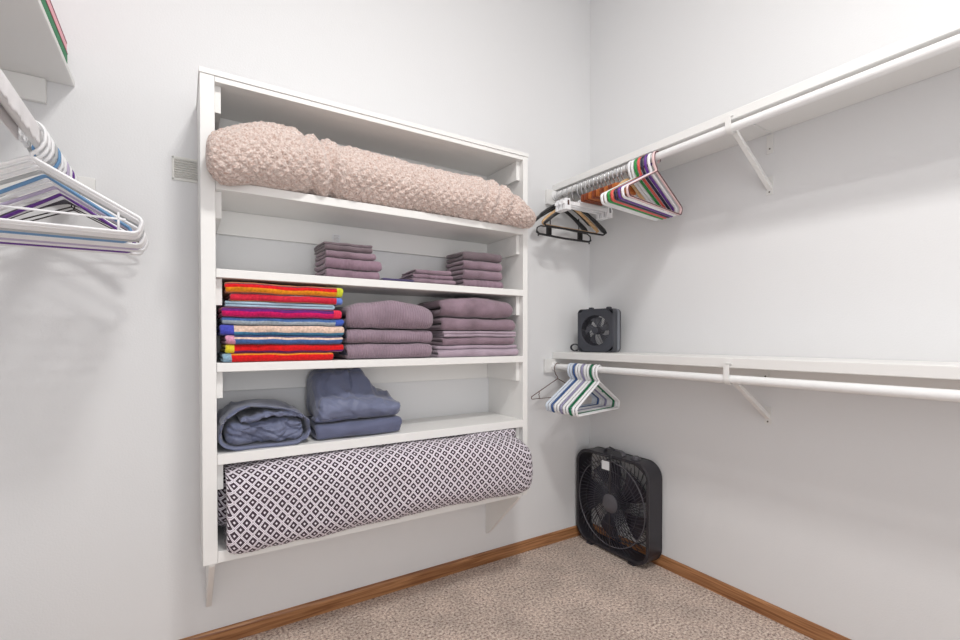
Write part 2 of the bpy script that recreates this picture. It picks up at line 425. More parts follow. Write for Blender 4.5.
PLUM = mat_cloth('plum_towel', (142, 120, 132), weave=.8, var=.2, wr=.5, rib=.0)
PLUMR = mat_cloth('plum_ribbed_towel', (140, 117, 130), rib=.35, ribscale=42, weave=.4, var=.15)
PLUMR2 = mat_cloth('plum_wide_ribbed_cloth', (142, 117, 131), rib=.5, ribscale=38, weave=.4, var=.15)
PLUMT = mat_cloth('plum_fine_striped', (147, 127, 140), rib=.3, ribscale=95, weave=.35, var=.1)
PLUML = mat_cloth('plum_pale_sheet', (174, 156, 170), weave=.3, var=.12, rough=.8)
PLUMD = mat_cloth('plum_dark_towel', (116, 102, 108), weave=.5, var=.12)
NAVYC = mat_cloth('navy_cloth', (74, 66, 104), weave=.4)
BLUE = mat_cloth('slate_blue_sateen', (110, 116, 142), weave=.08, var=.06, sheen=.3, rough=.42, wr=1.6)
BLUED = mat_cloth('slate_blue_matte', (96, 101, 128), weave=.2, var=.08, sheen=.25, rough=.6, wr=1.2)

# --- beach towels, bottom to top: (z thickness, x0, x1, stripes, label)
R_, O_, Y_, P_, M_, CR_ = (226, 30, 36), (244, 156, 34), (240, 222, 60), (112, 40, 122), (214, 26, 104), (214, 44, 68)
NV_, BL_, TL_, LB_, CRM_, GY_, OB_, RB_ = (48, 52, 98), (76, 110, 168), (86, 150, 182), (150, 184, 206), (236, 206, 188), (168, 180, 190), (222, 142, 88), (78, 84, 190)
bt = [
 (.030, -1.985, -1.638, [(0, R_), (.55, R_), (.80, O_)], 'red beach towel with orange edge, lowest of the colourful stack', (-1.972, LB_), None),
 (.031, -1.975, -1.600, [(0, P_), (.24, R_), (.84, CRM_)], 'red beach towel with a thin purple stripe, second from the bottom of the bright stack', (-1.962, Y_), None),
 (.030, -1.975, -1.606, [(0, NV_), (.12, BL_), (.82, CRM_)], 'denim blue beach towel under the cream-striped one', (-1.962, (226, 160, 190)), None),
 (.037, -1.990, -1.600, [(0, TL_), (.38, CRM_), (.94, TL_)], 'beach towel with cream and teal stripes, middle of the bright stack', (-1.962, RB_), None),
 (.026, -1.984, -1.600, [(0, GY_), (.46, BL_), (.9, NV_)], 'grey and denim-blue striped towel under the magenta one', None, (-1.625, (70, 100, 196))),
 (.034, -1.988, -1.606, [(0, NV_), (.12, M_), (.8, P_)], 'magenta beach towel with rounded right fold', None, (-1.630, (238, 50, 86))),
 (.021, -1.990, -1.628, None, 'pale blue towel with an open looped fold at its right end', None, None),
 (.028, -1.975, -1.604, [(0, OB_), (.18, CR_), (.84, LB_)], 'crimson towel with a thin pale blue edge below the orange one', None, (-1.620, (110, 140, 220))),
 (.037, -1.988, -1.604, [(0, OB_), (.36, O_), (.70, R_), (.93, NV_)], 'orange, red and navy striped beach towel on top of the bright stack', None, (-1.622, (214, 220, 60))),
]
z = 1.1075
FRM = mat_cloth('dark_fringe', (38, 38, 58), weave=.4)
PALEB = mat_cloth('pale_blue_terry', (168, 196, 214), weave=.6, var=.15)
for i, (t, x0, x1, st, lab, hl, hr) in enumerate(bt):
    x1 += .007; x0 -= .014 if z < 1.27 else 0
    Lp = (-.03)-(-.288+t/4)            # length of the first leg
    if st:
        mm = mat_stripes('beach_towel_stripes_%s' % 'abcdefghi'[i], st, PI*t/4+.0001, hl, hr)
        o = fold_cloth('beach_towel', x0, x1, -.290+.005*math.sin(i*2.2), -.03, z, t/2, 2, mm, seed=i+1, wr=.003, uvoff=-Lp+1000*(PI*t/4+.0001), rnd=.010, slope=0)
    else:
        # folded the other way: the fold faces right, so the front shows both layers
        o = fold_cloth('beach_towel', .03, .286, -(x1-x0)/2, (x1-x0)/2-.008, 0, t/2, 2, PALEB, seed=i+1, wr=.0006, rnd=.006)
        bb = Vector(o.location); o.rotation_euler = (0, 0, PI/2)
        o.location = ((x0+x1)/2, -.316+bb.x, z+bb.z)
    tag(o, lab, 'towel', 'colourful beach towels stacked at the left')
    if i in (1, 3, 4):
        g = MB(); rg = random.Random(i)
        for k in range(22):
            yy = -.285+k*.0045; q = [(x1-.004, yy, z+t*.5)]
            for s_ in range(1, 6): q.append((x1-.004+.0035*s_+rg.uniform(-.001, .001), yy+rg.uniform(-.003, .003), z+t*.5-.0022*s_*s_*.5+rg.uniform(-.002, .002)))
            g.tube(q, .0014, 5)
        f = g.build('fringe', FRM, None, smooth=True, origin=tuple(o.location))
        f.parent = o; f.matrix_parent_inverse = Matrix.Identity(4); f.location = (0, 0, 0)
        # mesh was shifted by origin already
    z += t
# loop of the pale blue towel, sides of two towels shown as coloured hems
# --- plum bath towels, middle of the same shelf
def pc(x0, x1, yf, z0, t, L, mm, lab, seed, grp, name='bath_towel', **k):
    o = fold_cloth(name, x0, x1, yf, k.pop('yb', -.03), z0, t/L, L, mm, seed=seed, **k); return tag(o, lab, 'towel', grp)
g2 = 'plum bath towels on the middle shelf'
pc(-1.578, -1.220, -.285, 1.1075, .062, 2, PLUMT, 'plum ribbed towel at the bottom of the middle pile', 21, g2, wr=.003, rnd=.018)
pc(-1.580, -1.215, -.283, 1.1700, .055, 2, PLUMT, 'plum towel in the middle of the three-piece pile', 22, g2, wr=.0035, rnd=.018)
pc(-1.582, -1.215, -.290, 1.2255, .094, 2, PLUMT, 'thick plump plum towel on top of the three-piece pile', 23, g2, wr=.006, dome=.026, rnd=.045, nx=60)
pc(-1.190, -.764, -.290, 1.1075, .052, 3, PLUML, 'pale lilac sheet with rolled edges at the bottom right', 24, g2, name='folded_sheet', wr=.0025, rnd=.012)
pc(-1.165, -.780, -.280, 1.1600, .036, 2, PLUM, 'plum cloth lying second in the right-hand pile', 25, g2, name='folded_sheet', wr=.003)
pc(-1.160, -.775, -.284, 1.1965, .026, 4, PLUML, 'pale plum sheet with many thin ruffled edges in the right-hand pile', 28, g2, name='folded_sheet', wr=.0025)
pc(-1.170, -.780, -.282, 1.2240, .056, 2, PLUM, 'plum towel second from the top of the right-hand pile', 26, g2, wr=.004, rnd=.018)
pc(-1.175, -.795, -.286, 1.2810, .076, 2, PLUM, 'thick plum towel on top of the right-hand pile', 27, g2, wr=.005, dome=.020, rnd=.045, nx=60)
# --- washcloths and hand towels on the shelf above
g3 = 'plum washcloths on the second shelf'
ZS = 1.4205
def wc(x0, x1, yf, z0, t, L, mm, lab, seed, **k): return pc(x0, x1, yf, z0, t, L, mm, lab, seed, g3, name='washcloth', yb=-.10, **k)
wc(-1.652, -1.440, -.262, ZS, .036, 2, PLUMR2, 'ribbed plum washcloth at the bottom of the left pile', 31, wr=.003)
wc(-1.654, -1.432, -.268, ZS+.0365, .043, 2, PLUMR2, 'plump ribbed plum washcloth second from the bottom of the left pile', 32, wr=.003, rnd=.014)
wc(-1.652, -1.455, -.262, ZS+.080, .027, 2, PLUM, 'plum washcloth second from the top of the left pile', 33, wr=.0035)
wc(-1.655, -1.465, -.258, ZS+.1075, .032, 3, PLUMD, 'dusty plum washcloth on top of the left pile', 34, wr=.0035)
wc(-1.295, -1.092, -.262, ZS+.0045, .020, 2, PLUM, 'thin plum cloth at the bottom of the low middle pile', 35, wr=.0035)
wc(-1.290, -1.100, -.258, ZS+.025, .018, 2, PLUMR, 'thin ribbed plum cloth in the centre of the low middle pile', 36, wr=.0035)
wc(-1.278, -1.108, -.256, ZS+.0435, .020, 2, PLUM, 'thin plum cloth on top of the low middle pile', 37, wr=.0035)
wc(-1.048, -.832, -.258, ZS, .038, 2, PLUMR, 'plum washcloth at the bottom of the right pile', 38, wr=.003)
wc(-1.050, -.834, -.262, ZS+.0385, .043, 2, PLUM, 'plum washcloth second from the bottom of the right pile', 39, wr=.003)
wc(-1.048, -.836, -.260, ZS+.082, .042, 2, PLUM, 'plum washcloth second from the top of the right pile', 40, wr=.003)
wc(-1.046, -.834, -.256, ZS+.1245, .042, 2, PLUMD, 'greyish plum washcloth on top of the right pile', 41, wr=.0035)
o = fold_cloth('flat_cloth', -1.434, -1.302, -.288, -.10, ZS, .0055, 2, NAVYC, seed=55, wr=.003); tag(o, 'thin dark navy cloth lying flat between the washcloth piles', 'cloth')
# tag on the cleat
tg = thing('paper_tag', 'small white printed tag above the left washcloth pile', 'tag', (-1.545, -.0215, 1.603))
MB().box(-.017, .017, -.001, 0, 0, .036).build('card', PAPER, tg)
m = MB()
for k in range(5): m.box(-.012, .012-.004*(k % 2), -.0014, -.001, .030-k*.006, .032-k*.006)
m.build('print_lines', INK, tg)

# ------------------------------------------------------------------ slate blue bedding
def wrn(x, y, z, s, a):
    n1 = noise.noise(Vector((x*11+s, y*8, z*16))); n2 = noise.noise(Vector((x*24, y*19+s, z*38)))
    r = 1-abs(noise.noise(Vector((x*8+z*14+s, y*6, z*12+x*6))))*2
    r2 = 1-abs(noise.noise(Vector((x*15-z*20+s*2, y*10, z*17+x*9))))*2
    return a*(n1+.5*n2+.9*max(0, r-.5)*2+.7*max(0, r2-.55)*2)
d = thing('folded_duvet_cover', 'slate blue duvet cover folded open-ended, at the left of its shelf', 'bedding', (-1.86, -.15, .8035))
X0, X1 = -.150, .145
def ztop(x): # local x
    w = (x-X0)/(X1-X0); return .112+.040*math.sin(PI*min(1, max(0, w))**.8)-.01*w
# outer wrap: closed ribbon loop in XZ, swept along y
def loop_pts(inset):
    pts = []; N = 64
    for k in range(N):
        a = 2*PI*k/N; cx, sx_ = math.cos(a), math.sin(a)
        ex = math.copysign(abs(cx)**.45, cx); ez = math.copysign(abs(sx_)**.6, sx_)
        x = (X0+X1)/2+ex*((X1-X0)/2-inset); zt = ztop(x)
        zc = zt/2; zz = zc+ez*(zc-inset)
        pts.append((x, zz))
    return pts
A, B = loop_pts(.0), loop_pts(.010)
vs = []; fs = []; uvs = []; N = 64; NY = 16
for j in range(NY+1):
    y = -.138+.262*j/NY
    ed = .006*(1 if j in (0, NY) else 0)
    for P in (A, B):
        for k, (x, zz) in enumerate(P):
            s_ = 1 if P is A else -1
            xx = x+wrn(x, y, zz, 3, .005)+(-.004*s_*(x/.15) if ed else 0); z2 = max(.0006, zz+wrn(x, y, zz, 8, .007)*min(1, zz/.04)-(.003*s_ if ed and zz > .05 else 0))
            vs.append((xx, y+wrn(x, .3, zz, 5, .010)*(1-j/NY), z2)); uvs.append((x, y))
for j in range(NY):
    for k in range(N):
        k2 = (k+1) % N; a = j*2*N; b = (j+1)*2*N
        fs.append((a+k, a+k2, b+k2, b+k)); fs.append((a+N+k, b+N+k, b+N+k2, a+N+k2))
for a in (0, NY*2*N):
    for k in range(N): k2 = (k+1) % N; fs.append((a+k, a+k2, a+N+k2, a+N+k))
m = MB(); m.add(vs, fs, uvs); m.build('outer_fold', BLUE, d, smooth='all')
def dfi(x, y, z):
    w = wrn(x*1.5, y, z*1.6, 21, .016)
    fr = max(0, min(1, (-y)/.10))
    return (x, y+w*fr-.004*math.sin(x*60)*fr, max(.016, z+wrn(x*1.4, y, z, 31, .006)))
MB().rbox(X0+.020, X1-.020, -.128, .10, .012, .090, .03, (44, 12, 20), dfi).build('inner_fold', BLUE, d, smooth='all')
def dfj(x, y, z):
    t = (x+.06)/.19
    return (x, y+wrn(x*2, y, z*2, 51, .009), z+.014*math.sin(PI*max(0, min(1, t)))*1.0+wrn(x*2, y, z, 61, .006))
MB().rbox(-.085, X1-.022, -.133, .05, .090, .110, .010, (40, 8, 10), dfj).build('inner_flap', BLUE, d, smooth='all')

o = fold_cloth('folded_blanket', -1.690, -1.350, -.270, -.03, .8035, .032, 2, BLUED, seed=71, wr=.005, rnd=.02); tag(o, 'flat folded slate blue blanket under the slumped comforter', 'bedding')
c = thing('folded_comforter', 'slate blue comforter slumped on top of a folded blanket', 'bedding', (-1.528, -.15, .8705))
def sm(a, b, x): t = max(0, min(1, (x-a)/(b-a))); return t*t*(3-2*t)
def dfc(x, y, z):
    # rising to the back, falling to the right
    f = z/.070
    back = sm(-.10, .03, y); right = 1-sm(.045, .135, x)*.80
    hz = z*(1+.45*math.sin(max(0, min(1, (x+.17)/.34))*PI)*.4)+f*(.106*back*right)
    yy = y - .014*(1-abs(2*f-1))*(1-back)
    return (x+wrn(x, y, z, 81, .006)+.010*f*back*(1 if x < 0 else -1), yy+wrn(x, y, z, 83, .009), max(.0005, hz+wrn(x, y, hz, 85, .010)*f))
MB().rbox(-.158, .180, -.120, .115, 0, .070, .028, (44, 36, 14), dfc).build('upper_fold', BLUE, c, smooth='all')
m = MB()
def dfe(x, y, z): return (x+wrn(x, y, z, 91, .003), y+wrn(x, y, z, 92, .004), z+.006*math.sin(x*14)+.5*wrn(x, y, z, 93, .003))
m.rbox(-.166, .165, -.112, -.05, .004, .022, .008, (36, 8, 6), dfe)
m.build('folded_edge', BLUED, c, smooth='all')

# ------------------------------------------------------------------ patterned comforter, bottom shelf
def roll(name, stations, mats, zfloor, nth=72, wrf=None, parent=None, power=2.0, sub=6, tuft=None, uvs_=1.0):
    """stations: (x, yc, zc, ry, rz) interpolated; closed ends"""
    st = []
    for i in range(len(stations)-1):
        a, b = stations[i], stations[i+1]; n = max(1, int(abs(b[0]-a[0])/sub)) if sub < 1 else sub
        for k in range(n):
            t = k/n
            p0 = stations[max(i-1, 0)]; p3 = stations[min(i+2, len(stations)-1)]
            st.append([.5*((2*a[q])+(-p0[q]+b[q])*t+(2*p0[q]-5*a[q]+4*b[q]-p3[q])*t*t+(-p0[q]+3*a[q]-3*b[q]+p3[q])*t**3) for q in range(5)])
    st.append(list(stations[-1]))
    vs = []; uv = []; fs = []
    rm = max(s_[4] for s_ in st)
    for x, yc, zc, ry, rz in st:
        for k in range(nth):
            a = 2*PI*k/nth
            c_, s_ = math.cos(a), math.sin(a)
            y = yc+ry*math.copysign(abs(c_)**(2/power), c_); zz = zc+rz*math.copysign(abs(s_)**(2/power), s_)
            n = Vector((0, c_, s_))
            dd = wrf(x, a, y, zz) if wrf else 0
            dd *= min(1, rz/(.5*rm)+.15)
            vs.append([x, y+n.y*dd, max(zfloor, zz+n.z*dd)]); uv.append((x, 0))
    # v follows the real length round the roll, measured from the lowest front point
    for i in range(len(st)):
        acc = 0; k0 = nth*3//4
        for q in range(nth):
            k = (k0-q) % nth
            if q:
                a_ = vs[i*nth+k]; b_ = vs[i*nth+(k+1) % nth]; acc += math.hypot(a_[1]-b_[1], a_[2]-b_[2])
            uv[i*nth+k] = (vs[i*nth+k][0], acc)
    for i in range(len(st)-1):
        for k in range(nth):
            k2 = (k+1) % nth; fs.append((i*nth+k, i*nth+k2, (i+1)*nth+k2, (i+1)*nth+k))
    fs += [tuple(range(nth))[::-1], tuple((len(st)-1)*nth+k for k in range(nth))]
    m = MB(); m.add(vs, fs, uv)
    return m

DIA = mat_diamond('diamond_trellis_print', .0365, (66, 50, 62), (238, 232, 240))
zf = .4795
def wcomf(x, a, y, z):
    return .006*noise.noise(Vector((x*7, y*9, z*9)))+.004*noise.noise(Vector((x*19+z*8, y*15, z*20)))+.005*max(0, 1-abs((x+1.38)+.35*(z-.6)+.01)/.02)*-1+.004*max(0, 1-abs((x+1.05)-.4*(z-.6))/.02)*-1
cm = thing('patterned_comforter', 'bulky rolled comforter with a dark purple and white diamond print', 'bedding', (-1.38, -.2, zf))
loc = Vector((-1.38, -.2, zf))
def shift(m, l):
    m.v = [(v[0]-l[0], v[1]-l[1], v[2]-l[2]) for v in m.v]; return m
st = [(-1.962, -.180, .615, .100, .100), (-1.972, -.180, .612, .128, .128), (-1.966, -.180, .612, .142, .136), (-1.94, -.18, .614, .150, .141), (-1.85, -.182, .618, .156, .145), (-1.70, -.185, .620, .162, .145), (-1.5, -.19, .622, .170, .143), (-1.3, -.195, .622, .178, .143), (-1.1, -.20, .622, .182, .143),
      (-.95, -.205, .618, .184, .141), (-.85, -.215, .612, .176, .134), (-.795, -.235, .605, .158, .122), (-.768, -.255, .600, .130, .100), (-.756, -.268, .598, .09, .07), (-.752, -.27, .598, .05, .03)]
def comf_lim(m):
    # keep the cloth under the shelf above and off the wall
    m.v = [(v[0], min(v[1], -.022), min(v[2], .7665+(0 if v[1] > -.297 else .0))) for v in m.v]; return m
st = [(a-(.020 if a < -1.9 else 0), b-.010, c, d_+.010, e) for a, b, c, d_, e in st]
m = comf_lim(roll('r', st, DIA, zf+.0005, 128, wcomf, power=3.3, sub=7))
m.v = [(max(v[0], -1.9965) if v[2] > .668 else v[0], v[1], v[2]) for v in m.v]
m.v = [(v[0], v[1], v[2]-(.036-.024*sm(-1.9, -1.1, v[0]))*sm(-.304, -.322, v[1])*max(0, 1-(v[2]-zf)/.16)) if v[1] < -.304 else v for v in m.v]
shift(m, loc).build('main_roll', DIA, cm, smooth='all')
cm_main = None
st2 = [(-2.010, -.13, .61, .05, .06), (-2.012, -.13, .61, .085, .088), (-2.005, -.13, .612, .10, .10), (-1.98, -.13, .612, .104, .105), (-1.94, -.13, .612, .09, .09)]
m = comf_lim(roll('r', st2, DIA, zf+.0005, 64, wcomf, power=2.4, sub=6)); m.v = [(max(v[0], -1.9965) if v[2] > .668 else v[0], v[1], v[2]) for v in m.v]; shift(m, loc).build('inner_fold', DIA, cm, smooth='all')
# loose upper flap at the right end, running back under the shelf
def dfr(x, y, z): return (x, y, min(.7655, z+.004*noise.noise(Vector((x*18, y*18, 3)))))
m = MB().rbox(-1.06, -.790, -.318, -.08, .728, .765, .016, (24, 16, 6), dfr)
m.uv = [(u_[0]+.01, u_[1]) for u_ in m.uv]
shift(m, loc).build('top_flap', DIA, cm, smooth='all')

# ------------------------------------------------------------------ plush blanket roll, top shelf
PLUSH, nt, p = nodes('blush_plush')
p.inputs['Roughness'].default_value = 1; p.inputs['Sheen Weight'].default_value = .6; p.inputs['Specular IOR Level'].default_value = .1
tc = nd(nt, 'ShaderNodeTexCoord')
n1 = nd(nt, 'ShaderNodeTexNoise'); n1.inputs['Scale'].default_value = 150; n1.inputs['Detail'].default_value = 4
nt.links.new(tc.outputs['Object'], n1.inputs['Vector'])
r = nd(nt, 'ShaderNodeValToRGB'); r.color_ramp.elements[0].position = .30; r.color_ramp.elements[1].position = .66
r.color_ramp.elements[0].color = (*lin((204, 170, 156)), 1); r.color_ramp.elements[1].color = (*lin((252, 236, 228)), 1)
nt.links.new(n1.outputs['Fac'], r.inputs['Fac']); nt.links.new(r.outputs['Color'], p.inputs['Base Color'])
n2 = nd(nt, 'ShaderNodeTexNoise'); n2.inputs['Scale'].default_value = 160; n2.inputs['Detail'].default_value = 4; n2.inputs['Roughness'].default_value = .7
nt.links.new(tc.outputs['Object'], n2.inputs['Vector'])
b = nd(nt, 'ShaderNodeBump'); b.inputs['Strength'].default_value = .9; b.inputs['Distance'].default_value = .008
nt.links.new(n2.outputs['Fac'], b.inputs['Height']); nt.links.new(b.outputs['Normal'], p.inputs['Normal'])

def wpl(x, a, y, z):
    # cloth folds + dimpled plush tufts
    d_ = .008*noise.noise(Vector((x*6, a*1.2, 1)))
    for xc, k, w_, dp in ((-1.72, .16, .018, .016), (-1.655, .24, .016, .018), (-1.60, .05, .02, .008), (-.985, -.20, .018, .014), (-.93, -.28, .016, .013), (-.86, -.2, .014, .010), (-1.30, .1, .03, .004)):
        q = (x-xc)+k*(z-1.80)
        d_ -= dp*math.exp(-(q/w_)**2)
        d_ += dp*.22*math.exp(-((q-w_*2)/w_)**2)
    A_ = a*.11
    wx = 1.2*noise.noise(Vector((x*18, A_*18, 0))); wy = 1.2*noise.noise(Vector((x*18, A_*18, 9)))
    c = abs(math.sin((x+A_)*80+wx))*abs(math.sin((x-A_)*80+wy))
    d_ += .0055*(c-.5)
    d_ += .0035*noise.noise(Vector((x*150, A_*150, 4)))+.0030*noise.noise(Vector((x*330, A_*330, 4)))
    return d_
zp = 1.7135
st = [(-2.046, -.372, 1.795, .012, .014), (-2.044, -.372, 1.795, .030, .036), (-2.032, -.366, 1.798, .052, .062), (-2.003, -.352, 1.803, .072, .084), (-1.955, -.330, 1.811, .092, .099), (-1.88, -.300, 1.818, .110, .108),
      (-1.78, -.270, 1.822, .122, .112), (-1.68, -.255, 1.822, .122, .110), (-1.55, -.250, 1.820, .118, .108), (-1.40, -.250, 1.817, .116, .105), (-1.25, -.252, 1.813, .114, .101), (-1.10, -.262, 1.810, .110, .098),
      (-1.00, -.275, 1.808, .108, .098), (-.92, -.292, 1.802, .100, .092), (-.86, -.312, 1.792, .088, .080), (-.81, -.334, 1.778, .072, .064), (-.77, -.350, 1.764, .055, .048), (-.745, -.360, 1.754, .038, .034), (-.735, -.364, 1.750, .018, .018)]
m = roll('plush', st, PLUSH, zp+.0006, 300, wpl, sub=.0030)
# ends that stick out past the shelf edge sag a little below the shelf top, in front of the unit
m.v = [(v[0], v[1], v[2]-(.030*sm(-.306, -.33, v[1])*(sm(-1.86, -2.02, v[0])+.5*sm(-.90, -.76, v[0])) if v[1] < -.306 else 0)) for v in m.v]
o = m.build('plush_blanket', PLUSH, smooth='all'); tag(o, 'blush pink plush blanket rolled into a long bolster on the top shelf', 'blanket')

# ------------------------------------------------------------------ closet shelves, rods, brackets
YE = -2.75
def closet_shelf(lab, side, ztop_, xw, front, cleat_front, y1=-.001, cz=.12, wz0=None):
    s_ = 1 if side == 'r' else -1      # direction from front edge to wall
    t = thing('closet_shelf', lab, 'shelf', ((xw+front)/2, YE/2, ztop_-.02))
    L0 = Vector(((xw+front)/2, YE/2, ztop_-.02))
    def B(name, x0, x1, ya, yb, z0, z1, bev=.0015):
        x0, x1 = min(x0, x1), max(x0, x1)
        MB().box(x0-L0.x, x1-L0.x, ya-L0.y, yb-L0.y, z0-L0.z, z1-L0.z).build(name, WHITE, t, bevel=bev)
    return t, B
t, B = closet_shelf('long white upper shelf on the right wall above the crowded rod', 'r', 2.076, 0, -.30, -.356)
B('board', -.281, -.001, YE, -.001, 2.057, 2.076); B('front_edge', -.300, -.2815, YE, -.001, 2.040, 2.076, .003)
B('end_cleat', -.356, -.001, -.020, -.001, 1.955, 2.0395, .002)
t, B = closet_shelf('long white lower shelf on the right wall carrying the small fan', 'r', 1.113, 0, -.30, -.356)
B('board', -.281, -.001, YE, -.001, 1.094, 1.113); B('front_edge', -.300, -.2815, YE, -.001, 1.074, 1.113, .003)
B('wall_cleat', -.020, -.001, YE, -.021, .985, 1.0935); B('end_cleat', -.366, -.001, -.020, -.001, .995, 1.0735, .002)
t, B = closet_shelf('white shelf high on the left wall with folders on it', 'l', 2.056, XL, -2.422, -2.37)
B('board', XL+.001, -2.412, YE, -.001, 2.036, 2.056, .003); B('end_cleat', XL+.001, -2.483, -.020, -.001, 1.958, 2.0355)
B('wall_cleat', XL+.001, XL+.02, YE, -.021, 1.958, 2.0355)
t = thing('rod_mount_board', 'small white board on the back wall behind the left rod', 'board', (-2.55, -.001, 1.64))
MB().box(XL+.001+2.55, -2.36+2.55, -.019, 0, 0, .095).build('plank', WHITE, t, bevel=.0015)

RODS = {'upper': (-.300, 2.008), 'lower': (-.300, 1.030), 'left': (-2.41, 1.680)}
RR = .0165
def rod(key, lab):
    x, z_ = RODS[key]
    t = thing('closet_rod', lab, 'rod', (x, YE/2, z_))
    MB().tube([(0, YE/2, 0), (0, -YE/2-.0215, 0)], RR, 28).build('pole', RODM, t, smooth=True)
    MB().lathe([(.026, -.0205), (.026, -.026), (.023, -.028), (.0185, -.028), (.0185, -.040), (.0170, -.0405)][::1], (0, -YE/2, 0), 'y', 28).build('end_socket', RODM, t, smooth=True)
rod('upper', 'white round rod below the upper right shelf'); rod('lower', 'white round rod below the lower right shelf'); rod('left', 'white round rod on the left wall carrying the white hangers')
def bracket(lab, x, z_, zs, zb, y=-1.045, px=-.026):
    t = thing('shelf_bracket', lab, 'bracket', (0, y, zb))
    b = MB(); b.box(-.004, -.0005, -.014, .014, zb-.022-zb, .055); b.build('wall_plate', STEELW, t, bevel=.001)
    b = MB(); b.box(px, px+.0035, -.013, .013, zs-.085-zb, zs-.0055-zb); b.build('top_plate', STEELW, t, bevel=.001)
    b = MB(); b.box(-.305, -.0205, -.012, .012, zs-.005-zb, zs-.0006-zb); b.build('arm', STEELW, t, bevel=.001)
    # diagonal brace, a folded steel strip
    p0 = Vector((-.002, 0, .01)); p1 = Vector((x+.030, 0, z_-.006-zb))
    b = MB(); b.prism([(p0.x, p0.z-.012), (p0.x, p0.z+.010), (p1.x+.006, p1.z+.004), (p1.x-.004, p1.z-.006)], -.010, .010, 'y'); b.build('brace', STEELW, t, bevel=.002)
    # rod cradle
    pts = [(x+(RR+.0035)*math.cos(a), 0, z_-zb+(RR+.0035)*math.sin(a)) for a in [math.radians(q) for q in range(-200, 15, 12)]]
    pts = [(x-(RR+.004), 0, zs-.006-zb)]+pts
    MB().tube(pts, .002, 6, flat=(.0022, .013)).build('rod_cradle', STEELW, t, smooth=True)
    MB().lathe([(.0035, 0), (.0035, -.0015), (.002, -.0024)], (-.004, 0, -.010), 'x', 10).build('screw', SCREW, t, smooth=True)
    m_ = MB(); m_.lathe([(.0035, 0), (.0035, -.0015), (.002, -.0024)], (px, 0, zs-zb-.065), 'x', 10); m_.build('screw', SCREW, t, smooth=True)
bracket('white steel bracket bracing the upper right shelf and rod', *RODS['upper'], 2.057, 1.82, px=-.0041)
bracket('white steel bracket bracing the lower right shelf and rod', *RODS['lower'], 1.094, .845)

# folders on the left shelf
GRN = mat('green_card', (18, 128, 78), rough=.6); PNK = mat('pink_card', (244, 178, 190), rough=.6); RDB = mat('dark_red_binding', (128, 30, 50), rough=.6)
def folder(lab, x0, x1, y0, y1, z0, z1, cm, spine):
    t = thing('folder', lab, 'folder', ((x0+x1)/2, (y0+y1)/2, z0))
    w_, l_, h_ = (x1-x0)/2, (y1-y0)/2, z1-z0
    m = MB(); m.box(-w_, w_, -l_, l_, 0, .0025); m.box(-w_, w_, -l_, l_, h_-.0025, h_); m.box(w_-.003, w_, -l_, l_, .0025, h_-.0025); m.build('cover', cm, t, bevel=.0008)
    MB().box(-w_+.004, w_-.0035, -l_+.004, l_-.004, .003, h_-.003).build('pages', PAPER, t)
    MB().box(w_, w_+.0008, -l_, l_, h_-.0045, h_-.0005).build('binding', spine, t)
folder('green folder lying on the left shelf edge under a pink one', -2.65, -2.4125, -.62, -.118, 2.0565, 2.090, GRN, RDB)
folder('pink folder lying on top of the green one on the left shelf', -2.66, -2.4140, -.60, -.116, 2.0905, 2.124, PNK, RDB)

# ------------------------------------------------------------------ hangers (local: x across, z down from the top of the rod)
def hook_path(s_, rh, rt, neck=-.085, n=14, end=-35):
    zc = rt-rh+.0003
    pts = []
    x_ = -s_*rh
    for k in range(n+1):
        a = math.radians(180-(180-end)*k/n); pts.append((s_*rh*math.cos(a), 0, zc+rh*math.sin(a)))
    low = [(0, 0, neck), (-s_*.002, 0, neck+.012), (-s_*rh*.72, 0, neck+.030), (-s_*rh*.98, 0, zc-.018)]
    return low+pts
def rounded(poly, rad, n=6):
    out = []; N = len(poly)
    for i in range(N):
        p = Vector(poly[i]); a = (Vector(poly[i-1])-p).normalized(); b = (Vector(poly[(i+1) % N])-p).normalized()
        r = rad[i]
        ang = a.angle(b); d_ = r/math.tan(ang/2); s0 = p+a*d_; s1 = p+b*d_
        c_ = p+(a+b).normalized()*(r/math.sin(ang/2))
        v0 = s0-c_; v1 = s1-c_; th = v0.angle(v1)
        for k in range(n+1):
            t = k/n; out.append(c_+(v0*math.sin((1-t)*th)+v1*math.sin(t*th))/math.sin(th))
    return out
HG = {}
